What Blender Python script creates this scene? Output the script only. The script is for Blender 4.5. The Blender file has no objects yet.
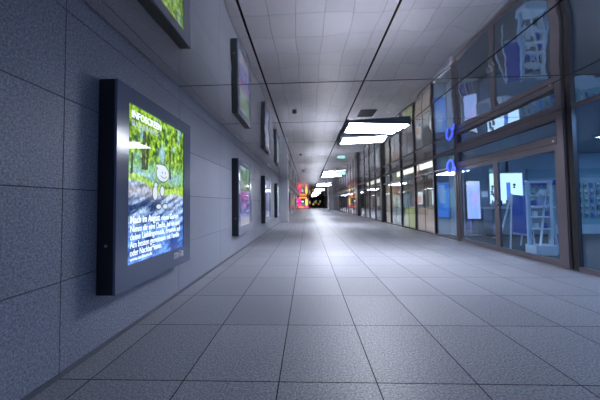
import bpy, bmesh, math, random
import numpy as np
from mathutils import Vector, Matrix
random.seed(7)
S = bpy.context.scene
COL = S.collection

# ------------------------------------------------------------------ camera
H = 1.095
yaw, pitch, roll, F = .0384, .0386, .012, 280.0
fw = Vector((-math.sin(yaw)*math.cos(pitch), math.cos(yaw)*math.cos(pitch), math.sin(pitch)))
r_ = fw.cross(Vector((0, 0, 1))).normalized(); u_ = r_.cross(fw)
c_, s_ = math.cos(roll), math.sin(roll)
R2 = c_*r_ - s_*u_; U2 = s_*r_ + c_*u_
cd = bpy.data.cameras.new('camera'); cam = bpy.data.objects.new('camera', cd); COL.objects.link(cam)
m = Matrix((R2, U2, -fw)).transposed().to_4x4(); m.translation = (0, 0, H); cam.matrix_world = m
cd.sensor_width = 36; cd.lens = 36*F/600; cd.shift_x = 3.394/600; cd.shift_y = -7.383/600
cd.clip_start = .05; cd.clip_end = 300
S.camera = cam
# ------------------------------------------------------------------ world and exposure
w = bpy.data.worlds.new('world'); S.world = w; w.use_nodes = True
w.node_tree.nodes['Background'].inputs[0].default_value = (.22, .30, .56, 1)
w.node_tree.nodes['Background'].inputs[1].default_value = .85
S.view_settings.view_transform = 'Standard'; S.view_settings.look = 'None'
S.view_settings.exposure = 1.2; S.view_settings.gamma = 1; S.view_settings.use_curve_mapping = False
TUBE = 24.0        # strength of the fluorescent tubes
SHOPL = 6.0        # strength of the added, out-of-view phone shop light panels

# ------------------------------------------------------------------ dimensions
XL, XR, XG, ZC = -1.6, 4.2, 4.2, 2.565
Y0, Y1 = -5.0, 70.0

# ------------------------------------------------------------------ materials
def nt(name):
    mt = bpy.data.materials.new(name); mt.use_nodes = True
    n = mt.node_tree; n.nodes.clear()
    out = n.nodes.new('ShaderNodeOutputMaterial')
    return mt, n, out
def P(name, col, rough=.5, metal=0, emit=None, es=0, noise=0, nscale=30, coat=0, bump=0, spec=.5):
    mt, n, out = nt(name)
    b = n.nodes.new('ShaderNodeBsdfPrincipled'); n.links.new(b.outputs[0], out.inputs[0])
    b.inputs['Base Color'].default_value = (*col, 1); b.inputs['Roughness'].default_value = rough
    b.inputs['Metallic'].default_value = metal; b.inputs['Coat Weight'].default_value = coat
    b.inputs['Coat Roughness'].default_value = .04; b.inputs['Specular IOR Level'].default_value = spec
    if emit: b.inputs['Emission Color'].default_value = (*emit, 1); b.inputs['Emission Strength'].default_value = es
    tc = n.nodes.new('ShaderNodeTexCoord')
    nz = n.nodes.new('ShaderNodeTexNoise'); nz.inputs['Scale'].default_value = nscale; nz.inputs['Detail'].default_value = 4
    n.links.new(tc.outputs['Object'], nz.inputs['Vector'])
    k = max(noise, .06)
    mr = n.nodes.new('ShaderNodeMapRange'); mr.inputs[3].default_value = 1-k; mr.inputs[4].default_value = 1+k
    n.links.new(nz.outputs[0], mr.inputs[0])
    mx = n.nodes.new('ShaderNodeMix'); mx.data_type = 'RGBA'; mx.blend_type = 'MULTIPLY'; mx.inputs[0].default_value = 1
    mx.inputs[6].default_value = (*col, 1); n.links.new(mr.outputs[0], mx.inputs[7]); n.links.new(mx.outputs[2], b.inputs['Base Color'])
    if bump:
        bp = n.nodes.new('ShaderNodeBump'); bp.inputs['Strength'].default_value = bump; bp.inputs['Distance'].default_value = .01
        n.links.new(nz.outputs[0], bp.inputs['Height']); n.links.new(bp.outputs[0], b.inputs['Normal'])
    return mt
def stone(name, c1, c2, rough, tile, off, spec=.5, vert=False, tint=.12):
    """speckled granite; every slab has its own faint tint"""
    mt, n, out = nt(name); L = n.links.new
    b = n.nodes.new('ShaderNodeBsdfPrincipled'); L(b.outputs[0], out.inputs[0])
    tc = n.nodes.new('ShaderNodeTexCoord')
    n1 = n.nodes.new('ShaderNodeTexNoise'); n1.inputs['Scale'].default_value = 75; n1.inputs['Detail'].default_value = 5; n1.inputs['Roughness'].default_value = .8
    n2 = n.nodes.new('ShaderNodeTexVoronoi'); n2.inputs['Scale'].default_value = 120
    n3 = n.nodes.new('ShaderNodeTexNoise'); n3.inputs['Scale'].default_value = 1.1; n3.inputs['Detail'].default_value = 3
    for q in (n1, n2, n3): L(tc.outputs['Object'], q.inputs['Vector'])
    r = n.nodes.new('ShaderNodeValToRGB'); r.color_ramp.elements[0].position = .40; r.color_ramp.elements[1].position = .60
    r.color_ramp.elements[0].color = (*c1, 1); r.color_ramp.elements[1].color = (*c2, 1); L(n1.outputs[0], r.inputs[0])
    # slab tint from the slab's grid cell
    sx = n.nodes.new('ShaderNodeVectorMath'); sx.operation = 'SUBTRACT'; sx.inputs[1].default_value = off; L(tc.outputs['Object'], sx.inputs[0])
    dv = n.nodes.new('ShaderNodeVectorMath'); dv.operation = 'DIVIDE'; dv.inputs[1].default_value = tile; L(sx.outputs[0], dv.inputs[0])
    fl = n.nodes.new('ShaderNodeVectorMath'); fl.operation = 'FLOOR'; L(dv.outputs[0], fl.inputs[0])
    wn = n.nodes.new('ShaderNodeTexWhiteNoise'); L(fl.outputs[0], wn.inputs['Vector'])
    a = n.nodes.new('ShaderNodeMapRange'); a.inputs[3].default_value = 1-tint; a.inputs[4].default_value = 1+tint; L(wn.outputs[0], a.inputs[0])
    c = n.nodes.new('ShaderNodeMapRange'); c.inputs[3].default_value = .86; c.inputs[4].default_value = 1.14; L(n3.outputs[0], c.inputs[0])
    d = n.nodes.new('ShaderNodeMapRange'); d.inputs[2].default_value = 1; d.inputs[3].default_value = .8; d.inputs[4].default_value = 1.15; L(n2.outputs['Distance'], d.inputs[0])
    m1 = n.nodes.new('ShaderNodeMath'); m1.operation = 'MULTIPLY'; L(a.outputs[0], m1.inputs[0]); L(c.outputs[0], m1.inputs[1])
    m2 = n.nodes.new('ShaderNodeMath'); m2.operation = 'MULTIPLY'; L(m1.outputs[0], m2.inputs[0]); L(d.outputs[0], m2.inputs[1])
    mx = n.nodes.new('ShaderNodeMix'); mx.data_type = 'RGBA'; mx.blend_type = 'MULTIPLY'; mx.inputs[0].default_value = 1
    L(r.outputs[0], mx.inputs[6]); L(m2.outputs[0], mx.inputs[7]); L(mx.outputs[2], b.inputs['Base Color'])
    rr = n.nodes.new('ShaderNodeMapRange'); rr.inputs[3].default_value = rough-.06; rr.inputs[4].default_value = rough+.1; L(n3.outputs[0], rr.inputs[0])
    L(rr.outputs[0], b.inputs['Roughness']); b.inputs['Specular IOR Level'].default_value = spec
    return mt
def glassmat(name, tint=(1, 1, 1), base=.05, boost=.95, rough=0.0, wave=0):
    mt, n, out = nt(name); L = n.links.new
    t = n.nodes.new('ShaderNodeBsdfTransparent'); t.inputs[0].default_value = (*tint, 1)
    g = n.nodes.new('ShaderNodeBsdfGlossy'); g.inputs['Roughness'].default_value = rough; g.inputs[0].default_value = (.95, .97, 1, 1)
    lw = n.nodes.new('ShaderNodeLayerWeight'); lw.inputs[0].default_value = .5
    pw = n.nodes.new('ShaderNodeMath'); pw.operation = 'POWER'; pw.inputs[1].default_value = 4.0; L(lw.outputs['Facing'], pw.inputs[0])
    ma = n.nodes.new('ShaderNodeMath'); ma.operation = 'MULTIPLY_ADD'; ma.inputs[1].default_value = boost; ma.inputs[2].default_value = base; L(pw.outputs[0], ma.inputs[0])
    mx = n.nodes.new('ShaderNodeMixShader'); L(ma.outputs[0], mx.inputs[0]); L(t.outputs[0], mx.inputs[1]); L(g.outputs[0], mx.inputs[2]); L(mx.outputs[0], out.inputs[0])
    if wave:
        tc = n.nodes.new('ShaderNodeTexCoord'); nz = n.nodes.new('ShaderNodeTexNoise'); nz.inputs['Scale'].default_value = .9; nz.inputs['Detail'].default_value = 1
        L(tc.outputs['Object'], nz.inputs['Vector'])
        bp = n.nodes.new('ShaderNodeBump'); bp.inputs['Strength'].default_value = 1; bp.inputs['Distance'].default_value = wave
        L(nz.outputs[0], bp.inputs['Height']); L(bp.outputs[0], g.inputs['Normal'])
    return mt
def ceilmat(name):
    mt, n, out = nt(name); L = n.links.new
    b = n.nodes.new('ShaderNodeBsdfPrincipled'); b.inputs['Metallic'].default_value = 1
    b.inputs['Base Color'].default_value = (.70, .665, .645, 1); b.inputs['Roughness'].default_value = .03
    d = n.nodes.new('ShaderNodeBsdfPrincipled'); d.inputs['Base Color'].default_value = (.40, .37, .35, 1); d.inputs['Roughness'].default_value = .35
    mx = n.nodes.new('ShaderNodeMixShader'); mx.inputs[0].default_value = .86
    L(d.outputs[0], mx.inputs[1]); L(b.outputs[0], mx.inputs[2]); L(mx.outputs[0], out.inputs[0])
    tc = n.nodes.new('ShaderNodeTexCoord'); mp = n.nodes.new('ShaderNodeMapping'); mp.inputs['Scale'].default_value = (1.6, .9, 1)
    L(tc.outputs['Object'], mp.inputs[0])
    nz = n.nodes.new('ShaderNodeTexNoise'); nz.inputs['Scale'].default_value = 1.3; nz.inputs['Detail'].default_value = 1.5; nz.inputs['Roughness'].default_value = .35
    L(mp.outputs[0], nz.inputs['Vector'])
    bp = n.nodes.new('ShaderNodeBump'); bp.inputs['Strength'].default_value = 1; bp.inputs['Distance'].default_value = .007
    L(nz.outputs[0], bp.inputs['Height']); L(bp.outputs[0], b.inputs['Normal'])
    return mt
EK = .52            # brightness of screens and signs against the lamps
def emat(name, col, st, k=None):
    return P(name, (.02, .02, .02), .3, 0, col, st*(EK if k is None else k))
def picmat(name, st, detail=.5, rough=.04):
    """a backlit picture: colours of the picture sit in the mesh, fine grain comes from noise"""
    mt, n, out = nt(name); L = n.links.new
    b = n.nodes.new('ShaderNodeBsdfPrincipled'); L(b.outputs[0], out.inputs[0])
    b.inputs['Base Color'].default_value = (.01, .01, .012, 1); b.inputs['Roughness'].default_value = rough; b.inputs['Specular IOR Level'].default_value = .6
    at = n.nodes.new('ShaderNodeAttribute'); at.attribute_name = 'picture'
    tc = n.nodes.new('ShaderNodeTexCoord'); nz = n.nodes.new('ShaderNodeTexNoise'); nz.inputs['Scale'].default_value = 28; nz.inputs['Detail'].default_value = 3
    L(tc.outputs['Object'], nz.inputs['Vector'])
    mr = n.nodes.new('ShaderNodeMapRange'); mr.inputs[1].default_value = .3; mr.inputs[2].default_value = .7; mr.inputs[3].default_value = 1-detail; mr.inputs[4].default_value = 1+detail
    L(nz.outputs[0], mr.inputs[0])
    mx = n.nodes.new('ShaderNodeMix'); mx.data_type = 'RGBA'; mx.blend_type = 'MULTIPLY'; mx.inputs[0].default_value = 1
    L(at.outputs['Color'], mx.inputs[6]); L(mr.outputs[0], mx.inputs[7])
    L(mx.outputs[2], b.inputs['Emission Color']); b.inputs['Emission Strength'].default_value = st*EK
    return mt

M = {}
M['floor'] = stone('granite floor', (.15, .155, .18), (.46, .47, .525), .47, (.597, .805, 10), (-.19, .15, -5), .5, tint=.08)
M['wallstone'] = stone('granite wall', (.17, .185, .23), (.42, .445, .54), .45, (9, 1.66, .603), (-5, .11, .004), .3, tint=.06)
M['joint'] = P('dark joint', (.02, .02, .024), .9)
M['skirt'] = P('skirting stone', (.13, .135, .16), .45, noise=.25, nscale=90)
M['ceil'] = ceilmat('polished metal ceiling')
M['black'] = P('black void', (.012, .012, .014), .8)
M['frame'] = P('grey brown anodised frame', (.17, .15, .17), .35, .6)
M['framed'] = P('dark frame', (.05, .048, .055), .4, .4)
M['bright'] = P('brushed steel', (.42, .42, .46), .3, .9)
M['glass'] = glassmat('shop glass', (.80, .90, .98), .05, .85, 0, .0015)
M['glassfar'] = glassmat('far shop glass', (.82, .86, .86), .12, .85, .01, .003)
M['clear'] = glassmat('clear cover glass', (.97, .98, 1), .04, .8)
M['poster_side'] = P('black lacquered housing', (.012, .013, .017), .35)
M['poster_face'] = P('dark blue grey lacquer', (.11, .14, .23), .18, spec=.5)
M['silver'] = P('silver lettering', (.55, .57, .62), .35, .3)
M['white_e'] = emat('lit white lettering', (.75, .88, 1), 1.2)
M['tube'] = emat('fluorescent tube', (.83, .87, 1), TUBE, 1)
M['housing'] = P('lamp housing', (.09, .105, .15), .5, .0)
M['cap'] = P('tube end cap', (.06, .06, .07), .5)
M['white'] = P('white painted metal', (.72, .74, .78), .4)
M['shopwall'] = P('shop wall paint', (.42, .52, .62), .8, noise=.04, nscale=2)
M['shopceil'] = P('shop ceiling', (.34, .40, .46), .8, noise=.05, nscale=2)
M['shopfloor'] = P('shop floor', (.055, .062, .06), .55, noise=.15, nscale=6)
M['shopblue'] = P('deep blue panel', (.015, .05, .24), .4, 0, (.01, .05, .6), .06)
M['paleblue'] = P('pale blue paint', (.45, .58, .75), .6)
M['counter'] = P('counter front', (.20, .27, .33), .5)
M['panelblue'] = emat('added shop panel', (.30, .58, 1), SHOPL, 1)
M['lavender'] = P('lavender', (.4, .4, .8), .5)

# ------------------------------------------------------------------ mesh tools
class MB:
    def __init__(s): s.v = []; s.f = []; s.mi = []
    def add(s, v, f, mi=0):
        o = len(s.v); s.v += [tuple(p) for p in v]; s.f += [tuple(i+o for i in q) for q in f]; s.mi += [mi]*len(f); return s
    def box(s, x0, x1, y0, y1, z0, z1, mi=0):
        v = [(x, y, z) for x in (x0, x1) for y in (y0, y1) for z in (z0, z1)]
        return s.add(v, [(0, 1, 3, 2), (4, 6, 7, 5), (0, 4, 5, 1), (2, 3, 7, 6), (0, 2, 6, 4), (1, 5, 7, 3)], mi)
    def quad(s, a, b, c, d, mi=0): return s.add([a, b, c, d], [(0, 1, 2, 3)], mi)
    def tube(s, p0, p1, r, n=12, mi=0, r1=None, caps=True):
        p0 = Vector(p0); p1 = Vector(p1); d = (p1-p0).normalized()
        a = d.orthogonal().normalized(); b = d.cross(a); r1 = r if r1 is None else r1
        v = [p0+(a*math.cos(t)+b*math.sin(t))*r for t in [2*math.pi*i/n for i in range(n)]] + [p1+(a*math.cos(t)+b*math.sin(t))*r1 for t in [2*math.pi*i/n for i in range(n)]]
        f = [(i, (i+1) % n, n+(i+1) % n, n+i) for i in range(n)]
        if caps: f += [tuple(range(n-1, -1, -1)), tuple(range(n, 2*n))]
        return s.add(v, f, mi)
    def bar(s, p0, p1, w, t, up=(0, 0, 1), mi=0):
        p0 = Vector(p0); p1 = Vector(p1); d = (p1-p0).normalized(); u = Vector(up); a = d.cross(u)
        if a.length < 1e-4: a = d.cross(Vector((0, 1, 0)))
        a.normalize(); b = a.cross(d).normalized()
        v = []
        for p in (p0, p1):
            for i, j in ((-1, -1), (1, -1), (1, 1), (-1, 1)): v.append(p+a*(w/2*i)+b*(t/2*j))
        return s.add(v, [(0, 1, 2, 3), (7, 6, 5, 4), (0, 4, 5, 1), (1, 5, 6, 2), (2, 6, 7, 3), (3, 7, 4, 0)], mi)
    def ring(s, c, R, r, ax, ay, n=36, k=10, mi=0, sy=1.0):
        c = Vector(c); ax = Vector(ax); ay = Vector(ay); az = ax.cross(ay); v = []
        for i in range(n):
            t = 2*math.pi*i/n; e = ax*math.cos(t)+ay*math.sin(t)*sy
            for j in range(k):
                q = 2*math.pi*j/k; v.append(c+e*(R+r*math.cos(q))+az*(r*math.sin(q)))
        f = [(i*k+j, ((i+1) % n)*k+j, ((i+1) % n)*k+(j+1) % k, i*k+(j+1) % k) for i in range(n) for j in range(k)]
        return s.add(v, f, mi)
def obj(name, mb, mat, parent=None, bev=0, smooth=False):
    me = bpy.data.meshes.new(name); me.from_pydata(mb.v, [], mb.f)
    for q in (mat if isinstance(mat, (list, tuple)) else [mat]): me.materials.append(q)
    me.polygons.foreach_set('material_index', mb.mi)
    b = bmesh.new(); b.from_mesh(me)
    if bev:
        bmesh.ops.bevel(b, geom=b.edges[:], offset=bev, segments=2, affect='EDGES', clamp_overlap=True)
    bmesh.ops.recalc_face_normals(b, faces=b.faces); b.to_mesh(me); b.free()
    if smooth: me.polygons.foreach_set('use_smooth', [True]*len(me.polygons))
    me.update()
    o = bpy.data.objects.new(name, me); COL.objects.link(o)
    if parent: o.parent = parent
    return o
def tag(o, label=None, cat=None, group=None, kind=None):
    if label: o['label'] = label
    if cat: o['category'] = cat
    if group: o['group'] = group
    if kind: o['kind'] = kind
    return o
def thing(name, loc, label=None, cat=None, group=None, kind=None, rz=0):
    o = bpy.data.objects.new(name, None); COL.objects.link(o); o.empty_display_size = .1
    o.location = loc; o.rotation_euler = (0, 0, rz)
    return tag(o, label, cat, group, kind)
def copy_tree(o, parent=None):
    c = o.copy(); COL.objects.link(c)
    if parent: c.parent = parent
    for ch in list(o.children): copy_tree(ch, c)
    return c
def place(name, make, loc, label, cat, group=None, rz=0, _cache={}):
    """first call builds, later calls copy"""
    if name not in _cache: _cache[name] = t = make()
    else: t = copy_tree(_cache[name])
    t.location = loc; t.rotation_euler = (0, 0, rz)
    for k in ('group',):
        if k in t: del t[k]
    return tag(t, label, cat, group)
def text(name, s, size, org, ax, ay, mat, parent=None, bold=0, width=None, depth=.001):
    cu = bpy.data.curves.new(name, 'FONT'); cu.body = s; cu.size = size; cu.extrude = depth; cu.offset = bold
    to = bpy.data.objects.new('tmp', cu); COL.objects.link(to)
    dg = bpy.context.evaluated_depsgraph_get(); dg.update()
    me = bpy.data.meshes.new_from_object(to.evaluated_get(dg)); bpy.data.objects.remove(to); bpy.data.curves.remove(cu)
    ax = Vector(ax); ay = Vector(ay); az = ax.cross(ay); k = 1
    xs = [v.co.x for v in me.vertices]
    if width: k = width/(max(xs)-min(xs))
    me.transform(Matrix((ax*k, ay, az)).transposed().to_4x4()); me.transform(Matrix.Translation(org))
    me.materials.clear(); me.materials.append(mat); me.name = name
    o = bpy.data.objects.new(name, me); COL.objects.link(o)
    if parent: o.parent = parent
    return o
def picture(name, fn, org, ax, ay, w_, h_, nx, ny, mat, parent):
    """flat picture as a fine grid, fn(u,v) gives its printed colour"""
    org = Vector(org); ax = Vector(ax); ay = Vector(ay)
    uu, vv = np.meshgrid(np.linspace(0, 1, nx+1), np.linspace(0, 1, ny+1))
    v = [tuple(org+ax*(u*w_)+ay*(t*h_)) for u, t in zip(uu.ravel(), vv.ravel())]
    f = [(j*(nx+1)+i, j*(nx+1)+i+1, (j+1)*(nx+1)+i+1, (j+1)*(nx+1)+i) for j in range(ny) for i in range(nx)]
    me = bpy.data.meshes.new(name); me.from_pydata(v, [], f); me.materials.append(mat)
    rgb = np.clip(fn(uu.ravel(), vv.ravel()), 0, 4); a = me.color_attributes.new('picture', 'FLOAT_COLOR', 'POINT')
    a.data.foreach_set('color', np.concatenate([rgb, np.ones((len(rgb), 1))], 1).astype(np.float32).ravel())
    o = bpy.data.objects.new(name, me); COL.objects.link(o); o.parent = parent
    return o
_rs = np.random.RandomState(3)
_g = _rs.rand(64, 64)
def vn(x, y):
    xi = np.floor(x).astype(int); yi = np.floor(y).astype(int); fx = x-xi; fy = y-yi
    fx = fx*fx*(3-2*fx); fy = fy*fy*(3-2*fy); g = lambda a, b: _g[a % 64, b % 64]
    return (g(xi, yi)*(1-fx)+g(xi+1, yi)*fx)*(1-fy)+(g(xi, yi+1)*(1-fx)+g(xi+1, yi+1)*fx)*fy
def fbm(x, y, o=4): return sum(vn(x*2**i+7*i, y*2**i+3*i)*.5**(i+1) for i in range(o))/(1-.5**o)
def lerp(a, b, t): t = np.clip(t, 0, 1)[:, None]; return a*(1-t)+b*t
A = np.array

def ringframe(x0, x1, oy0, oy1, oz0, oz1, iy0, iy1, iz0, iz1):
    """one closed rectangular frame in the YZ plane"""
    O = [(oy0, oz0), (oy1, oz0), (oy1, oz1), (oy0, oz1)]; I = [(iy0, iz0), (iy1, iz0), (iy1, iz1), (iy0, iz1)]
    v = [(x, *p) for x in (x0, x1) for p in O+I]; f = []
    for i in range(4):
        j = (i+1) % 4
        f += [(i, j, 4+j, 4+i), (8+i, 12+i, 12+j, 8+j), (i, 8+i, 8+j, j), (4+i, 4+j, 12+j, 12+i)]
    return MB().add(v, f)

# ------------------------------------------------------------------ STRUCTURE: floor
fl = MB(); fl.quad((XL-.1, Y0, -.006), (XR+.1, Y0, -.006), (XR+.1, Y1, -.006), (XL-.1, Y1, -.006), 1)
g = .0038
xs = [-.19+.597*k for k in range(-2, 8)]
xs = [XL-.02] + xs + [XR+.06]
ys = [.15+.805*k for k in range(-8, 88)]
ys = [y for y in ys if Y0 < y < Y1]; ys = [Y0]+ys+[Y1]
for i in range(len(xs)-1):
    for j in range(len(ys)-1):
        a, b, c, d = xs[i]+g, xs[i+1]-g, ys[j]+g, ys[j+1]-g
        if b > a: fl.quad((a, c, 0), (b, c, 0), (b, d, 0), (a, d, 0))
obj('floor', fl, [M['floor'], M['joint']])['kind'] = 'structure'
bg = MB(); bg.box(-4, XL-.05, 43.4, Y1, -.05, -.001); obj('floor', bg, M['floor'])['kind'] = 'structure'

# ------------------------------------------------------------------ wall_left
wl = MB(); PIL = 16.35
wl.box(XL-.25, XL-.012, Y0, PIL+.4, -.05, ZC+.3, 1)
zs = [0.0, .607, 1.21, 1.813, 2.413, 2.66]
ys = [Y0]+[.11+1.66*k for k in range(-3, 10)]+[PIL+.2]
for i in range(len(ys)-1):
    for j in range(len(zs)-1):
        wl.box(XL-.03, XL, ys[i]+.0035, ys[i+1]-.0035, zs[j]+.003, zs[j+1]-.003)
obj('wall_left', wl, [M['wallstone'], M['joint']])['kind'] = 'structure'
sk = MB(); sk.box(XL, XL+.012, Y0, PIL, 0, .03); obj('baseboard_left', sk, M['skirt'])['kind'] = 'structure'

# ------------------------------------------------------------------ ceiling of polished metal panels
CX = [-1.68, -.49, .70, 1.89, 3.09, 4.29]
CY = [.04+1.66*k for k in range(-3, 43)]
FIX = [-2, 3, 8, 13, 18, 23, 28, 33]
ce = MB(); ce.quad((-4, Y0, ZC+.30), (XR+.3, Y0, ZC+.30), (XR+.3, Y1, ZC+.30), (-4, Y1, ZC+.30), 1)
for i in range(5):
    for j in range(len(CY)-1):
        k = j-3
        if i == 2 and k in FIX[1:]: continue
        a, b = CX[i]+.010, CX[i+1]-.010; c, d = CY[j]+.010, CY[j+1]-.010
        if i == 0: a = XL+.02
        ce.box(a, b, c, d, ZC, ZC+.05)
ce.box(-4, XL-.0, 43, Y1, ZC, ZC+.05)
ce.box(XL-.1, XL+.012, Y0, 43, ZC+.02, ZC+.04, 1)
obj('ceiling', ce, [M['ceil'], M['black']])['kind'] = 'structure'

# ------------------------------------------------------------------ lights
def wedge(x0, x1, y0, y1, zl, zr, top):
    return MB().add([(x0, y0, zl), (x1, y0, zr), (x1, y1, zr), (x0, y1, zl), (x0, y0, top), (x1, y0, top), (x1, y1, top), (x0, y1, top)],
                    [(0, 1, 2, 3), (7, 6, 5, 4), (0, 4, 5, 1), (1, 5, 6, 2), (2, 6, 7, 3), (3, 7, 4, 0)])
def lamp_full():
    """two tilted tube trays hung in one open bay of the ceiling"""
    t = thing('ceiling_light', (0, 0, 0)); x0, x1 = .72, 1.87
    for y0, y1, zl, zr, n, e0 in ((.02, .76, -.02, -.075, 3, 1.84), (.96, 1.62, -.085, -.045, 3, 1.74)):
        hs = obj('tray', wedge(x0, x1, y0, y1, zl, zr, .12), M['housing'], t)
        st = (y1-y0-.04)/n; sl = (zr-zl)/(x1-x0)
        for k in range(n):
            a = y0+.03+st*k; xe = e0-.045*k if y0 < .5 else e0-.03+.03*k; xa = x0+.07
            za, ze = zl+sl*(xa-x0), zl+sl*(xe-x0)
            tb = obj('fluorescent_tube', wedge(xa, xe, a, a+st-.05, za-.008, ze-.008, (za+ze)/2+.03), M['tube'], hs)
        obj('socket', wedge(x0+.01, x0+.055, y0+.03, y1-.03, zl-.03, zl-.03, zl+.02), M['cap'], hs)
    h = MB(); h.box(x0-.005, x1+.005, .0, 1.64, .12, .14); obj('housing', h, M['black'], t)
    return t
wh = {-2: 'behind', 3: 'nearest and largest, above the middle of the passage', 8: 'second one along, beside the green exit sign',
      13: 'third one along the passage', 18: 'fourth one along the passage', 23: 'fifth one along, deep in the passage',
      28: 'sixth one along, near the far end', 33: 'seventh and farthest one'}
for k in FIX[1:]:
    place('lamp', lamp_full, (0, .04+1.66*k, ZC), 'white fluorescent tray light, '+wh[k], 'ceiling light', 'tray lights along the ceiling')

# vent, detectors, exit sign
t = thing('ceiling_vent', (.995, 4.6, ZC), 'dark square ventilation grille in ceiling beside the nearest tray light', 'vent')
q = MB(); q.box(-.13, .13, -.17, .17, -.006, -.001); obj('frame', q, P('vent metal', (.08, .075, .07), .5, .3), t)
for i in range(11):
    q = MB(); q.bar((-.115, -.15+.03*i, -.010), (.115, -.15+.03*i, -.010), .012, .003); obj('slat', q, M['framed'], t)
def detector():
    t = thing('sprinkler_head', (0, 0, 0)); q = MB(); q.tube((0, 0, -.001), (0, 0, -.012), .035, 16); obj('plate', q, M['cap'], t)
    q = MB(); q.tube((0, 0, -.012), (0, 0, -.028), .01, 8); q.bar((-.04, 0, -.026), (.04, 0, -.026), .012, .008); q.bar((0, -.03, -.030), (0, .03, -.030), .012, .008)
    obj('nozzle', q, M['cap'], t); return t
for x, y, s in ((-.19, 4.42, 'nearest one, left of the middle'), (-.19, 8.4, 'second one, farther along'), (1.3, 12.2, 'one behind the green exit sign'), (-.19, 12.6, 'third one, far along')):
    place('det', detector, (x, y, ZC), 'small dark sprinkler head under the ceiling, '+s, 'sprinkler', 'sprinkler heads on the ceiling')
t = thing('exit_sign', (1.33, 10.9, ZC), 'small green glowing escape sign hanging from ceiling before the second light', 'sign')
q = MB(); q.box(-.17, .17, -.025, .025, -.39, -.24); obj('housing', q, M['framed'], t, .004)
q = MB(); q.box(-.155, .155, -.028, -.0255, -.38, -.25); fc = obj('face', q, emat('exit sign green', (.30, .62, .66), 1.5), t)
q = MB(); q.tube((0, 0, 0), (0, 0, -.24), .008, 8); obj('rod', q, M['bright'], t)
q = MB()   # white arrow and running figure
q.box(.02, .09, -.0295, -.0285, -.32, -.31); q.add([(.09, -.029, -.335), (.13, -.029, -.315), (.09, -.029, -.295)], [(0, 1, 2)])
obj('arrow', q, emat('exit arrow white', (.8, 1, .95), 1.5), fc); q = MB(); q.tube((-.06, -.029, -.272), (-.06, -.0295, -.272), .012, 10); q.bar((-.065, -.029, -.285), (-.08, -.029, -.33), .001, .014, (1, 0, 0))
q.bar((-.08, -.029, -.33), (-.055, -.029, -.355), .001, .01, (1, 0, 0)); q.bar((-.08, -.029, -.33), (-.11, -.029, -.36), .001, .01, (1, 0, 0)); q.bar((-.07, -.029, -.295), (-.035, -.029, -.31), .001, .008, (1, 0, 0))
obj('pictogram', q, emat('exit sign white', (.8, 1, .95), 1.5), fc)

# ------------------------------------------------------------------ poster displays on the left wall
def park(u, v):
    n = fbm(u*9, v*11); n2 = fbm(u*26+9, v*30)
    c = lerp(A([[.03, .10, .02]]), A([[.42, .72, .06]]), (n2-.3)*2.2)*1.0
    c = lerp(c, A([[.35, .62, .75]]), (n-.55)*4*(v > .62))                       # sky between leaves
    mid = np.exp(-((v-.60)/.07)**2); c = lerp(c, A([[.30, .62, .25]]), mid*.7)
    c = lerp(c, A([[.25, .45, .62]]), np.exp(-((v-.57)/.05)**2)*(fbm(u*7+3, v*5) > .45)*.7)
    for x0, w0, lo, hi, lean in ((.22, .022, .60, .86, .05), (.27, .016, .60, .80, .12), (.70, .014, .56, .84, -.03), (.06, .012, .45, .70, 0)):
        x = x0+lean*(v-lo); c = lerp(c, A([[.05, .05, .035]]), ((abs(u-x) < w0*(1.3-(v-lo))) & (v > lo) & (v < hi))*.9)
    gr = .56-.10*u+.02*np.sin(u*9)
    c = lerp(c, A([[.45, .70, .12]]), ((v < gr) & (v > gr-.05))*.8)
    st = fbm(u*5+v*3, v*34-u*9); gcol = lerp(A([[.02, .05, .16]]), A([[.45, .62, .95]]), (st-.36)*3.2)
    gcol = lerp(gcol, A([[.55, .55, .60]]), np.exp(-((v-.46)/.04)**2)*.7)
    c = np.where((v < gr-.045)[:, None], gcol, c)
    low = np.clip((.34-v)*5, 0, 1); c = lerp(c, c*A([[.35, .6, 1.0]])+A([[.01, .035, .14]]), low)
    return c
def city(u, v):
    n = fbm(u*10, v*12); c = lerp(A([[.10, .20, .12]]), A([[.30, .55, .35]]), (n-.3)*2.2)
    c = lerp(c, A([[.45, .60, .75]]), (fbm(u*4+5, v*6)-.5)*4)
    st = fbm(u*4, v*26); low = lerp(A([[.05, .08, .32]]), A([[.40, .45, .95]]), (st-.3)*2.4)
    low = lerp(low, A([[.50, .16, .55]]), np.exp(-((v-.50)/.05)**2)*.8)
    c = np.where((v < .6)[:, None], low, c); return lerp(c, A([[.42, .42, .52]]), (.16-v)*20)
def green(u, v):
    n = fbm(u*8+11, v*9); c = lerp(A([[.12, .26, .38]]), A([[.45, .60, .70]]), (n-.3)*2.2)
    c = lerp(c, A([[.08, .32, .18]]), (fbm(u*5, v*6+9)-.5)*5); return lerp(c, A([[.10, .14, .38]]), (.45-v)*3)
def blue(u, v):
    n = fbm(u*7+21, v*8); return lerp(A([[.10, .14, .34]]), A([[.42, .50, .72]]), (n-.25)*2+(v-.5))
pm = picmat('backlit picture', .95); pm2 = picmat('backlit picture dim', .50, .3)
lit = emat('picture white', (.70, .80, .92), .85); ink = emat('picture ink', (.02, .03, .05), .2)
AX, AY = (0, 1, 0), (0, 0, 1)
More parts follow.
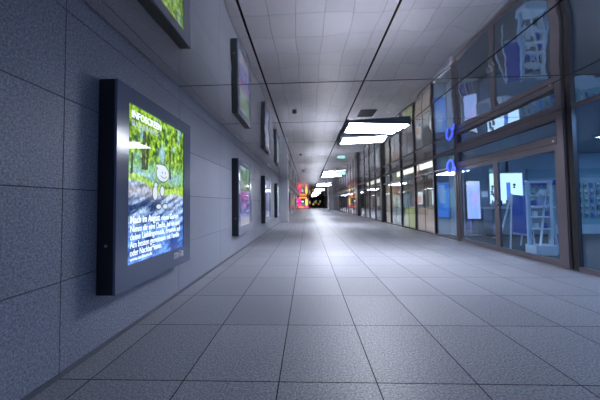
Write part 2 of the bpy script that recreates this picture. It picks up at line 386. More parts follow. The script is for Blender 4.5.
def display(y, fn, mat, label, near=False, frame=None):
    t = thing('advertising_display', (XL, y, 0), label, 'poster display', 'backlit poster displays on the stone wall')
    D, W_ = .15, 1.34; z0, z1 = .42, 2.075
    q = MB(); q.box(.001, D-.02, 0, W_, z0, z1); obj('housing', q, M['poster_side'], t, .004)
    a, b, c, d = .145, W_-.175, z0+.19, z1-.13      # opening
    q = ringframe(D-.02, D, 0, W_, z0, z1, a, b, c, d)
    obj('frame', q, frame or M['poster_face'], t)
    sc = picture('screen', fn, (D-.013, a, c), AX, AY, b-a, d-c, 130 if near else 40, 170 if near else 50, mat, t)
    if near:
        X = D-.012
        text('lettering', 'INFOSCREEN', .085, (X, a+.05, d-.105), AX, AY, M['white_e'], sc, .0015, .47)
        text('lettering', 'SUGAR PANELS', .068, (X, a+.05, d-.175), AX, AY, emat('pale lettering', (.6, .75, .85), .55), sc, .0005, .42)
        text('lettering', 'Mach im August', .088, (X, a+.045, c+.335), AX, AY, M['white_e'], sc, .0012, .46)
        text('lettering', 'einen Garten', .078, (X, a+.54, c+.335), AX, AY, M['white_e'], sc, 0, .36)
        for i, (s, wd) in enumerate((('Nimm dir eine Decke, lad ein und', .88), ('deine Lieblingsmusik, Freunde auf', .90), ('Am besten gemeinsam mit Familie', .88), ('oder Nachbar*innen.', .50))):
            text('lettering', s, .078, (X, a+.045, c+.262-.066*i), AX, AY, M['white_e'], sc, .0004, wd)
        text('lettering', 'www.nachbarn.de', .045, (X, a+.045, c+.022), AX, AY, M['white_e'], sc, 0, .33)
        text('lettering', 'STRÖER', .082, (D+.0006, b-.235, c-.098), AX, AY, M['silver'], t, .004, .235)
        # round doodle figure printed on the picture
        cy, cz = a+.56, c+.80
        def disc(cy, cz, ry, rz, mat, off, name='doodle'):
            n = 28; q = MB(); q.add([(X+off, cy+ry*math.cos(2*math.pi*i/n), cz+rz*math.sin(2*math.pi*i/n)) for i in range(n)], [tuple(range(n))]); return q
        body = MB(); edge = MB()
        for (py, pz, ry, rz) in ((0, 0, .12, .078), (-.03, .066, .10, .022), (-.14, -.20, .042, .065), (-.01, -.175, .038, .048), (-.13, -.12, .03, .022), (-.075, -.33, .042, .022), (.05, -.33, .045, .024)):
            body.add(disc(cy+py, cz+pz, ry, rz, None, .0012).v, [tuple(range(28))]); edge.add(disc(cy+py, cz+pz, ry+.010, rz+.010, None, .0006).v, [tuple(range(28))])
        obj('doodle_outline', edge, ink, sc); obj('doodle', body, lit, sc)
        q = MB()
        for sgn in (-1, 1): q.add(disc(cy+.02+.03*sgn, cz+.012, .008, .011, None, .0018).v, [tuple(range(28))])
        for i in range(10):
            a0 = math.pi*(1.15+.07*i); a1 = a0+math.pi*.07
            q.add([(X+.0018, cy+.02+r*math.cos(b_)*.07, cz-.0+r*math.sin(b_)*.045) for b_, r in ((a0, 1), (a1, 1), (a1, .85), (a0, .85))], [(0, 1, 2, 3)])
        obj('doodle_face', q, ink, sc)
    q = MB(); q.tube((.075, -.004, z0+.37), (.075, .002, z0+.37), .011, 12); obj('lock', q, M['bright'], t)
    return t
display(2.07, park, pm, 'large black framed backlit park poster, nearest on the stone wall, headed INFOSCREEN', True)
display(5.87, city, pm2, 'black framed backlit poster with green and violet picture, second from the viewer')
display(9.65, blue, pm2, 'black framed backlit poster with pale blue picture, third from the viewer')
display(13.45, green, pm2, 'black framed backlit poster with blue green picture, last before the metal pillar')

# ------------------------------------------------------------------ left pillar and far showcases
q = MB(); n = 12
q.box(XL-.1, -1.14, 16.35, 17.0, 0, 2.30); q.box(XL-.1, -1.16, 16.37, 16.98, 2.30, ZC-.002)
obj('trim_1', q, P('pillar metal', (.50, .51, .54), .35, .4), None, .02)['kind'] = 'structure'
q = MB(); q.box(XL-.05, -1.18, 17.0, 43.4, 2.28, ZC-.01); obj('trim_2', q, P('bronze fascia', (.26, .20, .18), .35, .5))['kind'] = 'structure'
q = MB(); q.box(-2.9, -2.75, 17, 43.4, 0, 2.6); q.box(-2.9, XL, 43.3, 43.45, 0, 2.6); q.box(-2.9, XL, 17.0, 17.05, 0, 2.6); q.box(-4.2, -4.0, 43, Y1, 0, 2.6)
obj('wall_left', q, P('showcase back wall', (.75, .76, .76), .8))['kind'] = 'structure'
q = MB(); q.box(-2.9, XL+.0, 17, 43.4, 2.3, 2.36); obj('ceiling', q, M['shopceil'])['kind'] = 'structure'
q = MB(); q.box(-2.75, XL-.04, 17.05, 43.3, -.02, .001); obj('floor', q, M['shopfloor'])['kind'] = 'structure'
warm = emat('showcase strip light', (1, .95, .85), 12.0)
showc = [(1.0, .75, .4), (.4, .8, .7), (.8, .85, .9), (.9, .5, .5), (.5, .7, .9), (.9, .85, .6), (.6, .6, .7), (.9, .7, .5)]
for i in range(8):
    y = 17.05+3.28*i; t = thing('window_%d' % (20+i), (XL, y, 0)); t['kind'] = 'structure'
    q = MB(); q.box(-.03, .04, 0, .10, 0, 2.3); q.box(-.03, .04, .10, 3.28, 0, .42); q.box(-.03, .04, .1, 3.28, 2.2, 2.3); q.box(-.02, .03, 1.64, 1.70, .42, 2.2)
    obj('window_frame', q, M['bright'] if i % 2 else M['frame'], t)
    for a in (.10, 1.70): q = MB(); q.box(0, .008, a, a+1.54, .42, 2.2); obj('window_pane', q, M['glassfar'], t)
    s = thing('showcase_poster', (-2.6, y+.3, .55), 'lit poster inside the far left showcase, number of bays beyond the pillar: '+['first', 'second', 'third', 'fourth', 'fifth', 'sixth', 'seventh', 'eighth'][i], 'poster', 'posters in the left showcases')
    q = MB(); q.box(0, .05, 0, 2.4, 0, 1.5); obj('panel', q, M['white'], s)
    q = MB(); q.box(.05, .06, .08, 2.32, .08, 1.42); obj('image', q, emat('showcase image %d' % i, showc[i], 1.0), s)
    s = thing('strip_light', (-2.1, y+.4, 2.29), 'warm strip light inside far left showcase, '+['first', 'second', 'third', 'fourth', 'fifth', 'sixth', 'seventh', 'eighth'][i]+' bay beyond the pillar', 'light', 'strip lights of the left showcases')
    q = MB(); q.box(-.05, .05, 0, 2.4, -.02, 0.01); obj('housing', q, M['white'], s); q = MB(); q.box(-.03, .03, .05, 2.35, -.035, -.021); obj('tube', q, warm, s)

# ------------------------------------------------------------------ far end
t = thing('neon_display', (-1.0, 57, 0), 'magenta, orange and yellow glowing shop display at the far left end', 'display')
q = MB(); q.box(-1.3, 1.3, .2, .3, 0, 2.5); obj('back_panel', q, P('display dark back', (.10, .04, .06), .6), t)
blobs = [('panel', (1, .02, .26), 2.6, (-1.15, -.35, 1.25, 2.1)), ('panel', (1, .04, .24), 2.0, (-1.15, -.2, .5, 1.1)), ('panel', (1, .35, .06), 1.8, (-.8, .9, 2.1, 2.45)),
         ('panel', (1, .30, .10), 1.5, (-.9, .3, .12, .5)), ('panel', (1, .70, .12), 1.8, (.55, 1.05, .55, 2.05)), ('panel', (.9, .95, 1), 2.4, (-.2, .2, 1.3, 1.6)),
         ('panel', (.9, .05, .25), 1.6, (.3, 1.25, .12, .5)), ('panel', (.15, .35, .25), .8, (-.2, .5, .55, 1.1))]
for i, (nm, c, st, (a, b, z0, z1)) in enumerate(blobs):
    n = 20; q = MB(); cx, cz, rx, rz = (a+b)/2, (z0+z1)/2, (b-a)/2, (z1-z0)/2
    v = []
    for yy in (.19, .12):
        for k in range(n):
            th = 2*math.pi*k/n; cc, ss = math.cos(th), math.sin(th); p = .55
            v.append((cx+rx*math.copysign(abs(cc)**p, cc), yy, cz+rz*math.copysign(abs(ss)**p, ss)))
    q.add(v, [(k, (k+1) % n, n+(k+1) % n, n+k) for k in range(n)]+[tuple(range(n, 2*n))])
    obj('glowing_panel', q, emat('neon %d' % i, c, st*.7), t)
q = MB(); q.box(-4.2, 9, Y1-.1, Y1, -.1, 3); obj('wall_back', q, P('dark end wall', (.03, .03, .03), .6))['kind'] = 'structure'
q = MB(); q.box(-4, XL, 66, 66.1, 0, 2.56); obj('wall_back', q, P('dark end wall side', (.03, .03, .03), .6))['kind'] = 'structure'
for i, (x, z, w_, h_, c) in enumerate(((.4, .9, .35, .8, (1, .7, .1)), (1.2, .6, .5, .5, (.8, .6, .15)), (2.0, 1.0, .25, .9, (.8, .6, .3)), (2.6, .7, .35, .35, (1, .5, .1)), (1.55, 1.25, .3, .3, (.3, 1, .8)), (3.0, 1.2, .25, .6, (.7, .7, .3)), (.05, .5, .3, .5, (.9, .6, .1)))):
    t = thing('lit_window_display', (x, Y1-.15, z), ['amber tall glow at left of dark far end', 'yellow low glow in dark far end', 'narrow pale glow in middle of dark far end', 'orange small low glow in dark far end', 'green tiny glow high in dark far end', 'olive glow at right of dark far end', 'amber low glow beside the pink display'][i], 'lit display', 'lit displays at the far end')
    q = MB(); q.box(0, w_, 0, .05, 0, h_); obj('frame', q, M['framed'], t)
    q = MB(); q.box(.03, w_-.03, -.01, 0, .03, h_-.03); obj('panel', q, emat('far glow %d' % i, c, .5), t)
q = MB(); q.box(3.35, 4.35, 44.6, 46.5, 0, ZC); obj('wall_right', q, P('grey pier', (.42, .42, .46), .5))['kind'] = 'structure'
q = MB(); q.box(4.2, 4.4, 46, Y1, 0, ZC); obj('wall_right', q, P('grey far wall', (.25, .25, .27), .5))['kind'] = 'structure'

# ------------------------------------------------------------------ storefront on the right
WN = [0]
def frame_box(t, boxes, mat, name='window_frame', bev=0):
    q = MB()
    for b in boxes: q.box(*b)
    return obj(name, q, mat, t, bev)
# window_1 : large pane beside the viewer
t = thing('window_1', (XG, 0, 0)); t['kind'] = 'structure'
obj('window_frame', ringframe(-.05, .012, -5, 4.50, 0, 2.6, -4.9, 4.499, .07, 2.53), M['frame'], t); obj('mullion', MB().box(-.04, .06, 1.2, 1.3, .07, 2.53), M['frame'], t)
frame_box(t, [(-.03, .022, 4.501, 4.61, 0, 2.6)], M['black'], 'gasket')
for a, b in ((-4.9, 1.2), (1.3, 4.5)): frame_box(t, [(.0, .010, a, b, .07, 2.53)], M['glass'], 'window_pane')
# door bay
t = thing('door_1', (XG, 0, 0)); t['kind'] = 'structure'
for a, b in ((4.62, 4.73), (7.91, 8.0)): obj('door_post', MB().box(-.07, .07, a, b, 0, ZC), M['frame'], t, .015)
obj('door_frame', ringframe(-.05, .07, 4.73, 7.91, 0, ZC, 4.78, 7.85, .018, 2.45), M['frame'], t)
obj('door_frame', MB().box(-.055, .07, 4.785, 7.845, 2.045, 2.17), M['frame'], t, .004)
obj('transom_frame', ringframe(.02, .05, 4.785, 7.845, 2.172, 2.448, 4.86, 7.79, 2.20, 2.43), M['framed'], t)
frame_box(t, [(.03, .038, 4.86, 7.79, 2.20, 2.43)], M['glass'], 'transom_pane')
for a, b, hy in ((4.79, 6.345, 6.29), (6.355, 7.84, 6.41)):
    w_ = .065
    lf = obj('door_leaf', ringframe(-.03, .02, a, b, .02, 2.04, a+w_, b-w_, .10, 1.94), M['frame'], t)
    frame_box(lf, [(-.008, .0, a+w_, b-w_, .10, 1.94)], M['glass'], 'door_pane')
    q = MB(); q.tube((-.03, hy, 1.05), (-.08, hy, 1.05), .012, 10); q.tube((-.08, hy, 1.0), (-.08, hy, 1.12), .014, 10); q.tube((-.03, hy, .96), (-.034, hy, .96), .022, 12)
    obj('door_handle', q, M['bright'], lf)
q = MB(); q.tube((-.056, 4.84, 2.09), (-.062, 4.84, 2.09), .018, 12); obj('door_sensor', q, M['white'], t)
q = MB(); q.box(XG-.13, XG-.04, -5, 44.6, .0005, .006); obj('trim_3', q, M['bright'])['kind'] = 'structure'
# bays beyond the door
mul = [8.0, 9.42, 11.07, 12.68, 14.3, 15.85, 17.5, 19.1, 20.7, 22.4, 24.1]
mul += [24.1+1.66*k for k in range(1, 12)]+[44.6]
thick = {12.68: .10, 15.85: .26, 24.1: 1.1}
for i in range(len(mul)-1):
    a, b = mul[i], mul[i+1]; th = thick.get(b, .05)
    t = thing('window_%d' % (i+2), (XG, 0, 0)); t['kind'] = 'structure'
    mat = M['framed'] if b in thick else M['frame']
    z1 = 2.08
    obj('window_frame', ringframe(-.02, .05, a, b-th+.002, 0, ZC, a+.004, b-th, .06, 2.52), mat, t); obj('rail', MB().box(-.02, .05, a, b-th, 2.06, 2.11), mat, t); obj('mullion', MB().box(-.04 if th < .2 else -.12, .08 if th < .2 else .5, b-th, b, 0, ZC-.001), mat, t)
    if b-a > 1.3 and a > 9: frame_box(t, [(.01, .03, (a+b)/2-.015, (a+b)/2+.015, .06, 2.06)], M['framed'], 'glazing_bar')
    for z0, zz in ((.06, 2.06), (2.11, 2.52)): frame_box(t, [(.0, .010, a, b-th, z0, zz)], M['glass'] if a < 9 else M['glassfar'], 'window_pane')

# ------------------------------------------------------------------ phone shop room
SX = 10.6; SY = 9.55; SC = 2.64
q = MB(); q.box(XG+.12, SX, -5, SY, -.03, .001); obj('floor', q, M['shopfloor'])['kind'] = 'structure'
q = MB(); q.box(XG+.10, SX, -5, SY, SC, SC+.08); obj('ceiling', q, M['shopceil'])['kind'] = 'structure'
q = MB(); q.box(SX, SX+.1, -5, SY+.1, 0, SC); q.box(XG, SX, -5.1, -5, 0, SC); obj('wall_right', q, M['shopwall'])['kind'] = 'structure'
q = MB(); q.box(XG+.11, SX, SY, SY+.12, 0, SC); obj('wall_back', q, M['shopwall'])['kind'] = 'structure'
for i, (x, y) in enumerate(((6.9, 5.4), (9.2, 7.4), (5.6, 3.6), (8.6, 5.0), (5.6, 1.8), (8.4, 2.6))):  # fill lamps added outside the view to light the phone shop
    wn = ['over the middle of the room', 'above the far right racks', 'just inside the large right pane', 'deep in the room, midway', 'behind the pane, nearest the viewer', 'deep in the near part of the room'][i]
    t = thing('added_shop_light', (x, y, SC), 'bluish added light panel in the phone shop, '+wn, 'ceiling light', 'added flat lights of the phone shop')
    q = MB(); q.box(-.5, .5, -.08, .08, -.02, -.001); obj('frame', q, M['white'], t); q = MB(); q.box(-.47, .47, -.06, .06, -.026, -.021); obj('diffuser', q, emat('added shop fill', (.36, .62, 1), SHOPL*6, 1), t)
t = thing('downlight', (7.12, 7.05, SC), 'small bright round downlight behind the large right pane', 'downlight')
q = MB(); q.ring((0, 0, -.012), .07, .012, (1, 0, 0), (0, 1, 0)); obj('rim', q, M['white'], t); q = MB(); q.tube((0, 0, -.004), (0, 0, -.010), .06, 16); obj('lens', q, emat('downlight', (.8, .9, 1), 12), t)

# screen totem
t = thing('screen_totem', (5.38, 9.3, 0), 'tall glowing lilac screen totem on two thin legs behind left door leaf', 'screen')
q = MB(); q.box(-.23, .23, 0, .05, .50, 1.78); obj('housing', q, M['poster_side'], t, .005)
def lil(u, v):
    c = lerp(A([[.30, .48, 1.0]]), A([[.55, .62, 1.0]]), fbm(u*3, v*4)); c = lerp(c, A([[.75, .45, .95]]), np.exp(-(((u-.6)/.25)**2+((v-.55)/.16)**2))*.8)
    c = lerp(c, A([[.9, .92, 1]]), (v-.75)*2); return c
picture('screen', lil, (-.21, -.004, .53), (1, 0, 0), (0, 0, 1), .42, 1.22, 30, 60, picmat('totem screen', 1.05, .05), t)
for x in (-.10, .10): q = MB(); q.tube((x, .025, .02), (x, .025, .50), .014, 10); obj('leg', q, M['white'], t)
q = MB(); q.box(-.22, .22, -.12, .17, 0, .02); obj('base', q, M['white'], t, .004)
q = MB(); q.box(-.24, -.02, .03, .06, .16, .49); obj('leaflet_box', q, M['shopblue'], t)
# round blue badge on a post
t = thing('badge_stand', (5.62, 8.6, 0), 'round dark blue badge on thin post right of the lilac screen', 'badge')
q = MB(); q.tube((0, 0, 0), (0, 0, 1.42), .012, 10); obj('post', q, M['white'], t); q = MB(); q.tube((0, 0, 0), (0, 0, .015), .13, 20); obj('base', q, M['white'], t)
q = MB(); q.tube((0, -.012, 1.28), (0, -.03, 1.28), .085, 24); obj('badge', q, M['shopblue'], t)
# white notice board beside
t = thing('notice_panel', (5.85, 9.5, 1.2), 'small white notice panel on wall left of the bright demo board', 'notice')
q = MB(); q.box(-.13, .13, -.01, .045, 0, .26); obj('panel', q, M['white'], t); q = MB(); q.box(-.10, .10, -.014, -.011, .03, .22); obj('sheet', q, emat('sheet', (.4, .6, .9), .5), t)
# lit demo wall
t = thing('demo_board', (6.45, 9.5, 0), 'bright white backlit demo board with dark round devices on back wall', 'backlit board')
q = MB(); q.box(-.44, .66, -.02, .045, .98, 2.04); obj('frame', q, M['white'], t)
q = MB(); q.box(-.42, .62, -.03, -.021, 1.02, 2.0); obj('panel', q, emat('demo board glow', (.55, .75, 1), 1.7), t)
q = MB(); q.box(.10, .22, -.05, -.031, 1.02, 1.70); obj('blue_strip', q, emat('demo strip', (.12, .25, .9), .8), t)
for x, z in ((-.28, 1.68), (-.26, 1.46), (-.36, 1.57), (.34, 1.62), (-.38, 1.40)):
    g_ = MB(); g_.tube((x, -.032, z), (x, -.06, z), .035, 14, r1=.045); g_.tube((x, -.03, z-.08), (x, -.06, z-.08), .03, 12)
    obj('device', g_, M['framed'], t)
# counter
t = thing('shop_counter', (6.55, 8.95, 0), 'long grey blue counter below the bright demo board', 'counter')
q = MB(); q.box(-.95, .85, -.20, .22, 0.08, .86); obj('body', q, M['counter'], t, .006); q = MB(); q.box(-1.0, .9, -.25, .25, .86, .90); obj('top', q, M['white'], t, .005)
q = MB(); q.box(-.9, .8, -.16, .2, 0, .08); obj('plinth', q, M['framed'], t)
for x in (-.52, -.08, .36): q = MB(); q.box(x-.2, x+.2, -.212, -.20, .15, .80); obj('door', q, M['counter'], t)
for i in range(9):
    x = 5.75+.19*i; c = [(.8, .85, .9), (.05, .05, .08), (.8, .4, .3), (.1, .2, .7), (.5, .6, .7), (.9, .9, .95), (.1, .1, .15), (.6, .7, .9), (.1, .3, .8)][i]
    t = thing('demo_phone', (x, 8.85, .90), ['white', 'black', 'red', 'blue', 'grey', 'bright white', 'near black', 'pale blue', 'vivid blue'][i]+' demo phone on the counter, '+['first', 'second', 'third', 'fourth', 'fifth', 'sixth', 'seventh', 'eighth', 'last'][i]+' from the left', 'phone', 'demo phones on the counter')
    q = MB(); q.tube((0, 0, 0), (0, 0, .05), .03, 12, r1=.018); obj('stand', q, M['white'], t)
    q = MB(); q.box(-.04, .04, -.012, .002, .05, .19+.02*(i % 3)); obj('body', q, P('phone %d' % i, c, .3), t, .003)
# poster easel
t = thing('poster_easel', (4.9, 6.6, 0), 'slanted deep blue poster stand with white frame behind right door leaf', 'poster stand')
# leaning quadrilateral: bottom wide, top set back
bl, br, tl, tr = Vector((-.24, 0, .36)), (Vector((.20, .0, .30))), Vector((-.08, .20, 1.24)), Vector((.26, .20, 1.20))
nrm = (br-bl).cross(tl-bl).normalized()*.02
q = MB(); q.add([bl, br, tr, tl, bl+nrm, br+nrm, tr+nrm, tl+nrm], [(0, 1, 2, 3), (7, 6, 5, 4), (0, 4, 5, 1), (1, 5, 6, 2), (2, 6, 7, 3), (3, 7, 4, 0)]); obj('poster', q, M['shopblue'], t)
for (p0, p1) in ((Vector((-.34, -.06, 0)), tl), (Vector((.20, -.06, 0)), tr), (Vector((-.25, .5, 0)), tl), (Vector((.30, .5, 0)), tr)):
    q = MB(); q.bar(p0, p1+Vector((0, 0, .02)), .03, .03); obj('leg', q, M['white'], t)
q = MB(); q.bar(bl+Vector((0, -.03, 0)), br+Vector((0, -.03, 0)), .03, .05); obj('ledge', q, M['paleblue'], t)
q = MB()
for i in range(6):
    u, v = (.15+.13*i) % .8+.05, .15+.13*i; p = bl+(br-bl)*u+(tl-bl)*v-nrm*.3; q.box(p.x-.03, p.x+.03, p.y-.008, p.y-.004, p.z-.03, p.z+.03)
obj('print', q, emat('easel print', (.5, .2, .5), .3), t)
# tower display
t = thing('shelf_tower', (4.72, 5.9, 0), 'white open frame shelf tower on white block, nearest inside the right door', 'shelf display')
q = MB(); q.box(-.20, .22, -.14, .16, 0.0, .20); obj('base', q, M['white'], t, .012)
q = MB(); q.bar((-.22, 0, .20), (-.22, 0, 1.48), .06, .05); obj('upright', q, M['paleblue'], t)
q = MB(); q.bar((.20, 0, .20), (.22, 0, 1.48), .06, .06); obj('upright', q, M['white'], t)
q = MB(); q.bar((-.25, 0, 1.48), (.26, 0, 1.48), .06, .05); obj('top_rail', q, M['white'], t)
for z in (1.20, .98, .76, .52): q = MB(); q.box(-.19, .19, -.09, .09, z-.012, z+.012); obj('shelf', q, M['white'], t)
q = MB(); q.bar((.16, .03, 1.30), (-.10, -.11, .20), .03, .03); obj('brace', q, M['white'], t)
q = MB(); q.bar((.22, 0.02, 1.22), (.42, .10, .01), .03, .03); obj('brace', q, M['paleblue'], t)
q = MB(); q.ring((-.08, -.12, 1.21), .05, .010, (1, 0, 0), (0, 0, 1), 24, 6); obj('ring_emblem', q, M['white'], t)
for i, (x, z) in enumerate(((-.08, .532), (.08, .532), (.12, .772), (-.1, .772), (.0, .992), (-.12, .992), (.05, 1.212))):
    s = thing('boxed_phone', (4.72+x, 5.9, z+.004), ['white', 'blue', 'blue', 'white', 'pink', 'blue', 'white'][i]+' small phone box on '+['lowest shelf, left', 'lowest shelf, right', 'second shelf, right', 'second shelf, left', 'third shelf, middle', 'third shelf, left', 'top shelf'][i]+' of the white tower', 'box', 'phone boxes on the white tower')
    q = MB(); q.box(-.035, .035, -.03, .03, 0, .10); obj('carton', q, [M['white'], M['shopblue'], M['shopblue'], M['white'], M['lavender'], M['shopblue'], M['white']][i], s, .002)
# accessory racks against the back wall
pk = [P('pack %d' % i, c, .5) for i, c in enumerate(((.7, .75, .8), (.1, .25, .7), (.45, .65, .5), (.2, .22, .28), (.5, .5, .75), (.75, .8, .6)))]
def pack():
    t = thing('blister_pack', (0, 0, 0)); q = MB(); q.box(-.045, .045, -.012, 0, -.13, .04); obj('card', q, pk[0], t); q = MB(); q.box(-.028, .028, -.035, -.012, -.11, -.02); obj('item', q, pk[3], t)
    q = MB(); q.tube((0, .02, .025), (0, -.05, .025), .004, 6); obj('hook', q, M['bright'], t); return t
protos = {}
def rack(x0, w_, label, key, rows=(1.62, 1.38, 1.14, .90, .66), n=6):
    t = thing('accessory_rack', (x0, 9.5, 0), label, 'rack')
    q = MB(); q.box(0, w_, -.02, .045, .30, 2.15); obj('back_panel', q, P('rack panel', (.34, .50, .55), .7), t)
    q = MB(); q.box(0, w_, -.030, -.021, 1.82, 2.12); hd = obj('header', q, P('rack header', (.20, .36, .44), .6), t)
    text('lettering', 'Zubehör', .12, (.12, -.032, 1.92), (1, 0, 0), (0, 0, 1), P('header letter', (.3, .45, .6), .5), hd)
    q = MB(); q.box(0, w_, -.030, .045, 0, .30); obj('plinth', q, M['white'], t, .004)
    for j, z in enumerate(rows):
        for i in range(n):
            k = (i*5+j*3+len(key)) % 6
            if k not in protos: s = pack(); protos[k] = s; [c for c in s.children if c.name.startswith('card')][0].data = [c for c in s.children if c.name.startswith('card')][0].data; list(s.children)[0].data.materials[0] = pk[k]
            else: s = copy_tree(protos[k])
            s.location = (x0+.10+(w_-.2)*i/(n-1), 9.445, z)
            tag(s, '%s blister pack on the %s, %s row, %s from left' % (['white', 'blue', 'green', 'black', 'lilac', 'yellowish'][k], key, ['top', 'second', 'middle', 'fourth', 'lowest'][j], ['first', 'second', 'third', 'fourth', 'fifth', 'sixth', 'seventh', 'eighth'][i]), 'package', 'packages hanging on the '+key)
rack(8.55, 1.15, 'dark accessory rack full of hanging packs behind large right pane', 'right rack')
rack(7.25, 1.0, 'accessory rack with hanging packs behind the white shelf tower', 'middle rack', n=5)
t = tag(obj('wall_band', MB().box(7.05, 8.3, 9.36, 9.42, 1.60, 1.76), M['shopblue']), 'deep blue band across the racks behind the shelf tower', 'band')

# shop end wall pillar near the o2 ring, blue picture wall
q = MB(); q.box(4.74, 5.04, 9.2, 9.545, 0, 2.6); obj('trim_4', q, P('pale pier', (.85, .88, .85), .6), None, .01)['kind'] = 'structure'
# ring sign with small 2
t = thing('ring_sign', (4.05, 8.07, 2.10), 'glowing blue ring sign with small 2 on the glass left of the shop door', 'sign')
bl_ = emat('blue neon', (.06, .12, 1.0), 1.7)
q = MB(); q.tube((.03, .0, .0), (.055, .0, .0), .17, 30); obj('housing', q, P('sign housing', (.08, .12, .30), .4), t)
q = MB(); q.ring((0.01, .0, .0), .165, .026, (0, -1, 0), (0, 0, 1), 36, 10); obj('ring', q, bl_, t, smooth=True)
text('lettering', '2', .20, (.0, -.20, -.19), (0, -1, 0), (0, 0, 1), bl_, t, .006, None, .012)
q = MB(); q.bar((.065, .1, -.02), (.065, -.12, -.02), .02, .03); obj('bracket', q, M['frame'], t)

# ------------------------------------------------------------------ second shop and beyond
BX = 6.6
q = MB(); q.box(BX, BX+.1, SY, 44.6, 0, 3.1); obj('wall_right', q, P('brown shop wall', (.20, .16, .15), .7))['kind'] = 'structure'
q = MB(); q.box(XG+.05, BX, SY+.12, 44.6, 3.0, 3.06); q.box(XG+.06, XG+.12, SY+.12, 44.6, 2.6, 3.0); obj('ceiling', q, P('brown shop ceiling', (.22, .20, .19), .7))['kind'] = 'structure'
q = MB(); q.box(XG+.08, BX, SY+.12, 44.6, -.03, .001); obj('floor', q, P('far shop floor', (.22, .21, .22), .4))['kind'] = 'structure'
q = MB(); q.box(XG+.52, BX, 15.9, 16.0, 0, 3.0); q.box(XG+.52, BX, 23.9, 24.1, 0, 3.0); q.box(SX-4, BX+.1, SY+.13, SY+.2, 2.6, 3.1); obj('wall_back', q, P('shop divider', (.30, .26, .25), .7))['kind'] = 'structure'
# cove light
for i, (a, b) in enumerate(((9.75, 12.6), (12.75, 15.75), (16.1, 23.6), (24.2, 33), (33.1, 44))):
    t = thing('cove_light', (5.0, a, 2.48), 'long warm white light strip behind the glass, '+['nearest stretch beside the ring sign', 'stretch above the open shop door', 'stretch past the third shopfront', 'distant stretch after the dark pier', 'farthest stretch'][i], 'light strip', 'light strips behind the shopfronts')
    q = MB(); q.box(.0, .05, 0, b-a, 0, .52); obj('housing', q, M['white'], t); q = MB(); q.box(-.012, -.001, .02, b-a-.02, .02, .25); obj('diffuser', q, emat('cove glow', (1, .93, .78), 2.6), t)
for i, (y, wd) in enumerate(((11.2, 'second shop'), (14.0, 'third shop'), (18.2, 'fourth shop'), (21.6, 'fifth shop'), (26, 'sixth shop'), (31, 'seventh shop'), (37, 'farthest shop'))):  # lamps added to brighten the far shop interiors
    t = thing('added_shop_light', (5.9, y, 2.998), 'white added light panel inside the %s beyond the ring sign' % wd, 'ceiling light', 'added flat lights of the far shops')
    q = MB(); q.box(-.4, .4, -.3, .3, -.02, -.001); obj('frame', q, M['white'], t); q = MB(); q.box(-.37, .37, -.27, .27, -.026, -.021); obj('diffuser', q, emat('far added shop fill', (1, .95, .88), 9, 1), t)
# counters of the second shop
for i, (y, c, h_, lb) in enumerate(((11.25, (.42, .45, .12), .86, 'low yellow green counter behind the glass'), (9.8, (.48, .36, .30), .86, 'low beige counter behind the glass'), (9.75, (.42, .36, .45), .6, 'low lilac plinth beside the blue picture'), (13.0, (.40, .25, .12), .66, 'short brown counter beyond the green one'))):
    t = thing('sales_counter', ([4.52, 4.52, 5.35, 4.80][i], y, 0), lb, 'counter', 'counters of the second shop')
    w_ = [1.35, 1.3, .7, .45][i]
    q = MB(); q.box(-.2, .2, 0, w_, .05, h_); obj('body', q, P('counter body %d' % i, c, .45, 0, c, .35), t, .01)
    q = MB(); q.box(-.24, .24, -.02, w_+.02, h_, h_+.04); obj('top', q, M['white'], t, .005); q = MB(); q.box(-.17, .17, .03, w_-.03, 0, .05); obj('plinth', q, M['framed'], t)
def screen2():
    t = thing('menu_screen', (0, 0, 0)); q = MB(); q.box(-.14, .14, 0, .05, .04, .62); obj('housing', q, M['framed'], t, .004)
    q = MB(); q.box(-.125, .125, -.006, -.001, .10, .60); obj('screen', q, emat('menu glow', (.85, .95, 1), 1.0), t)
    q = MB(); q.box(-.08, .07, -.010, -.007, .16, .42); obj('print', q, emat('menu print', (.95, .55, .45), .8), t)
    q = MB(); q.box(-.10, .10, -.04, .09, 0, .03); obj('base', q, M['framed'], t, .004); return t
place('menu', screen2, (4.47, 9.95, .901), 'white glowing menu screen on beige counter, the nearer of two', 'screen', 'menu screens behind the glass')
place('menu', screen2, (4.47, 11.35, .901), 'white glowing menu screen on green counter, the farther of two', 'screen', 'menu screens behind the glass')
t = thing('blue_picture', (4.50, 9.49, .55), 'bright blue tall picture panel on end wall beside the pale pier', 'picture')
q = MB(); q.box(-.19, .22, .0, .055, 0, 1.2); obj('frame', q, M['framed'], t)
q = MB(); q.box(-.17, .20, -.01, 0, .02, 1.18); obj('panel', q, emat('blue picture', (.04, .22, .80), .75), t)
q = MB(); q.box(-.12, .05, -.014, -.011, .5, 1.1); obj('print', q, emat('blue print', (.3, .5, .9), .6), t)
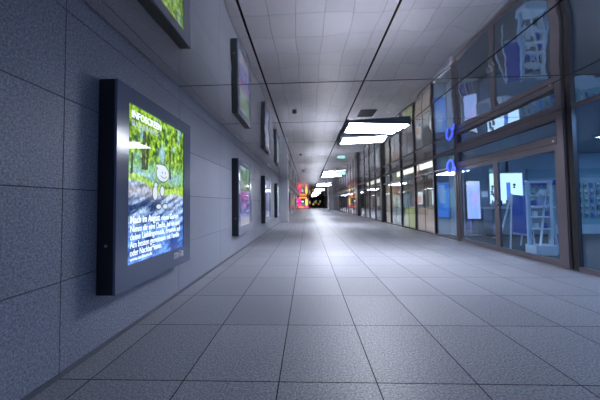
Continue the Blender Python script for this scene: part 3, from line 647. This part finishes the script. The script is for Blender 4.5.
# big poster behind third shop door
def fig(u, v):
    c = np.tile(A([[.50, .66, .72]]), (len(u), 1)); c = lerp(c, A([[.85, .50, .10]]), (u < .30)*1.0); c = lerp(c, A([[.60, .72, .60]]), ((u > .06) & (u < .14))*.8)
    c = lerp(c, A([[.48, .14, .12]]), ((u > .62) & (v > .55))*1.0); c = lerp(c, A([[.75, .45, .15]]), ((u > .30) & (u < .62) & (v > .62))*.9)
    c = lerp(c, A([[.9, .95, 1]]), np.exp(-(((u-.55)/.25)**4+((v-.62)/.09)**4))); c = lerp(c, A([[.2, .35, .75]]), np.exp(-(((u-.68)/.08)**2+((v-.60)/.05)**2)))
    c = lerp(c, A([[.75, .15, .15]]), np.exp(-(((u-.38)/.07)**2+((v-.47)/.09)**2))); return lerp(c, c*.8+.1, fbm(u*6, v*6))
t = thing('figure_poster', (4.32, 12.8, .07), 'tall colourful poster of white cap and red shapes behind third shop door', 'poster')
q = MB(); q.box(.0, .05, 0, 2.6, 0, 1.95); obj('frame', q, M['framed'], t)
picture('print', fig, (-.006, 2.58, .02), (0, -1, 0), (0, 0, 1), 2.56, 1.9, 50, 60, picmat('figure print', .55, .1), t)
# lit panels farther along
for i, (y, z0, z1, w_, c, lb) in enumerate(((16.6, .8, 1.55, .9, (1, .30, .05), 'orange lit panel behind glass past the dark post'), (18.6, .85, 1.5, 1.0, (.9, .95, .9), 'white lit panel behind glass beside the orange one'),
        (20.9, .5, 1.3, .8, (.3, .55, .6), 'teal dim panel behind glass farther along'), (22.6, .5, 1.5, .5, (.9, .75, .6), 'pale warm panel before the dark pier'), (27, .4, 1.7, 1.4, (.35, .40, .2), 'olive panel behind the distant glass'),
        (31, .4, 1.7, 2.2, (.5, .42, .25), 'tan panel behind the distant glass'), (36, .4, 1.7, 3, (.3, .32, .2), 'dim green panel near the far pier'))):
    t = thing('light_box', (4.75, y, z0), lb, 'lit panel', 'lit panels behind the far shopfronts')
    q = MB(); q.box(0, .05, 0, w_, 0, z1-z0); obj('frame', q, M['framed'], t); q = MB(); q.box(-.01, 0, .03, w_-.03, .03, z1-z0-.03); q2 = MB(); q2.box(.01, .04, .1, w_-.1, -z0, 0); obj('stand', q2, M['framed'], t); obj('panel', q, emat('lit panel %d' % i, c, .8 if i < 2 else .3), t)
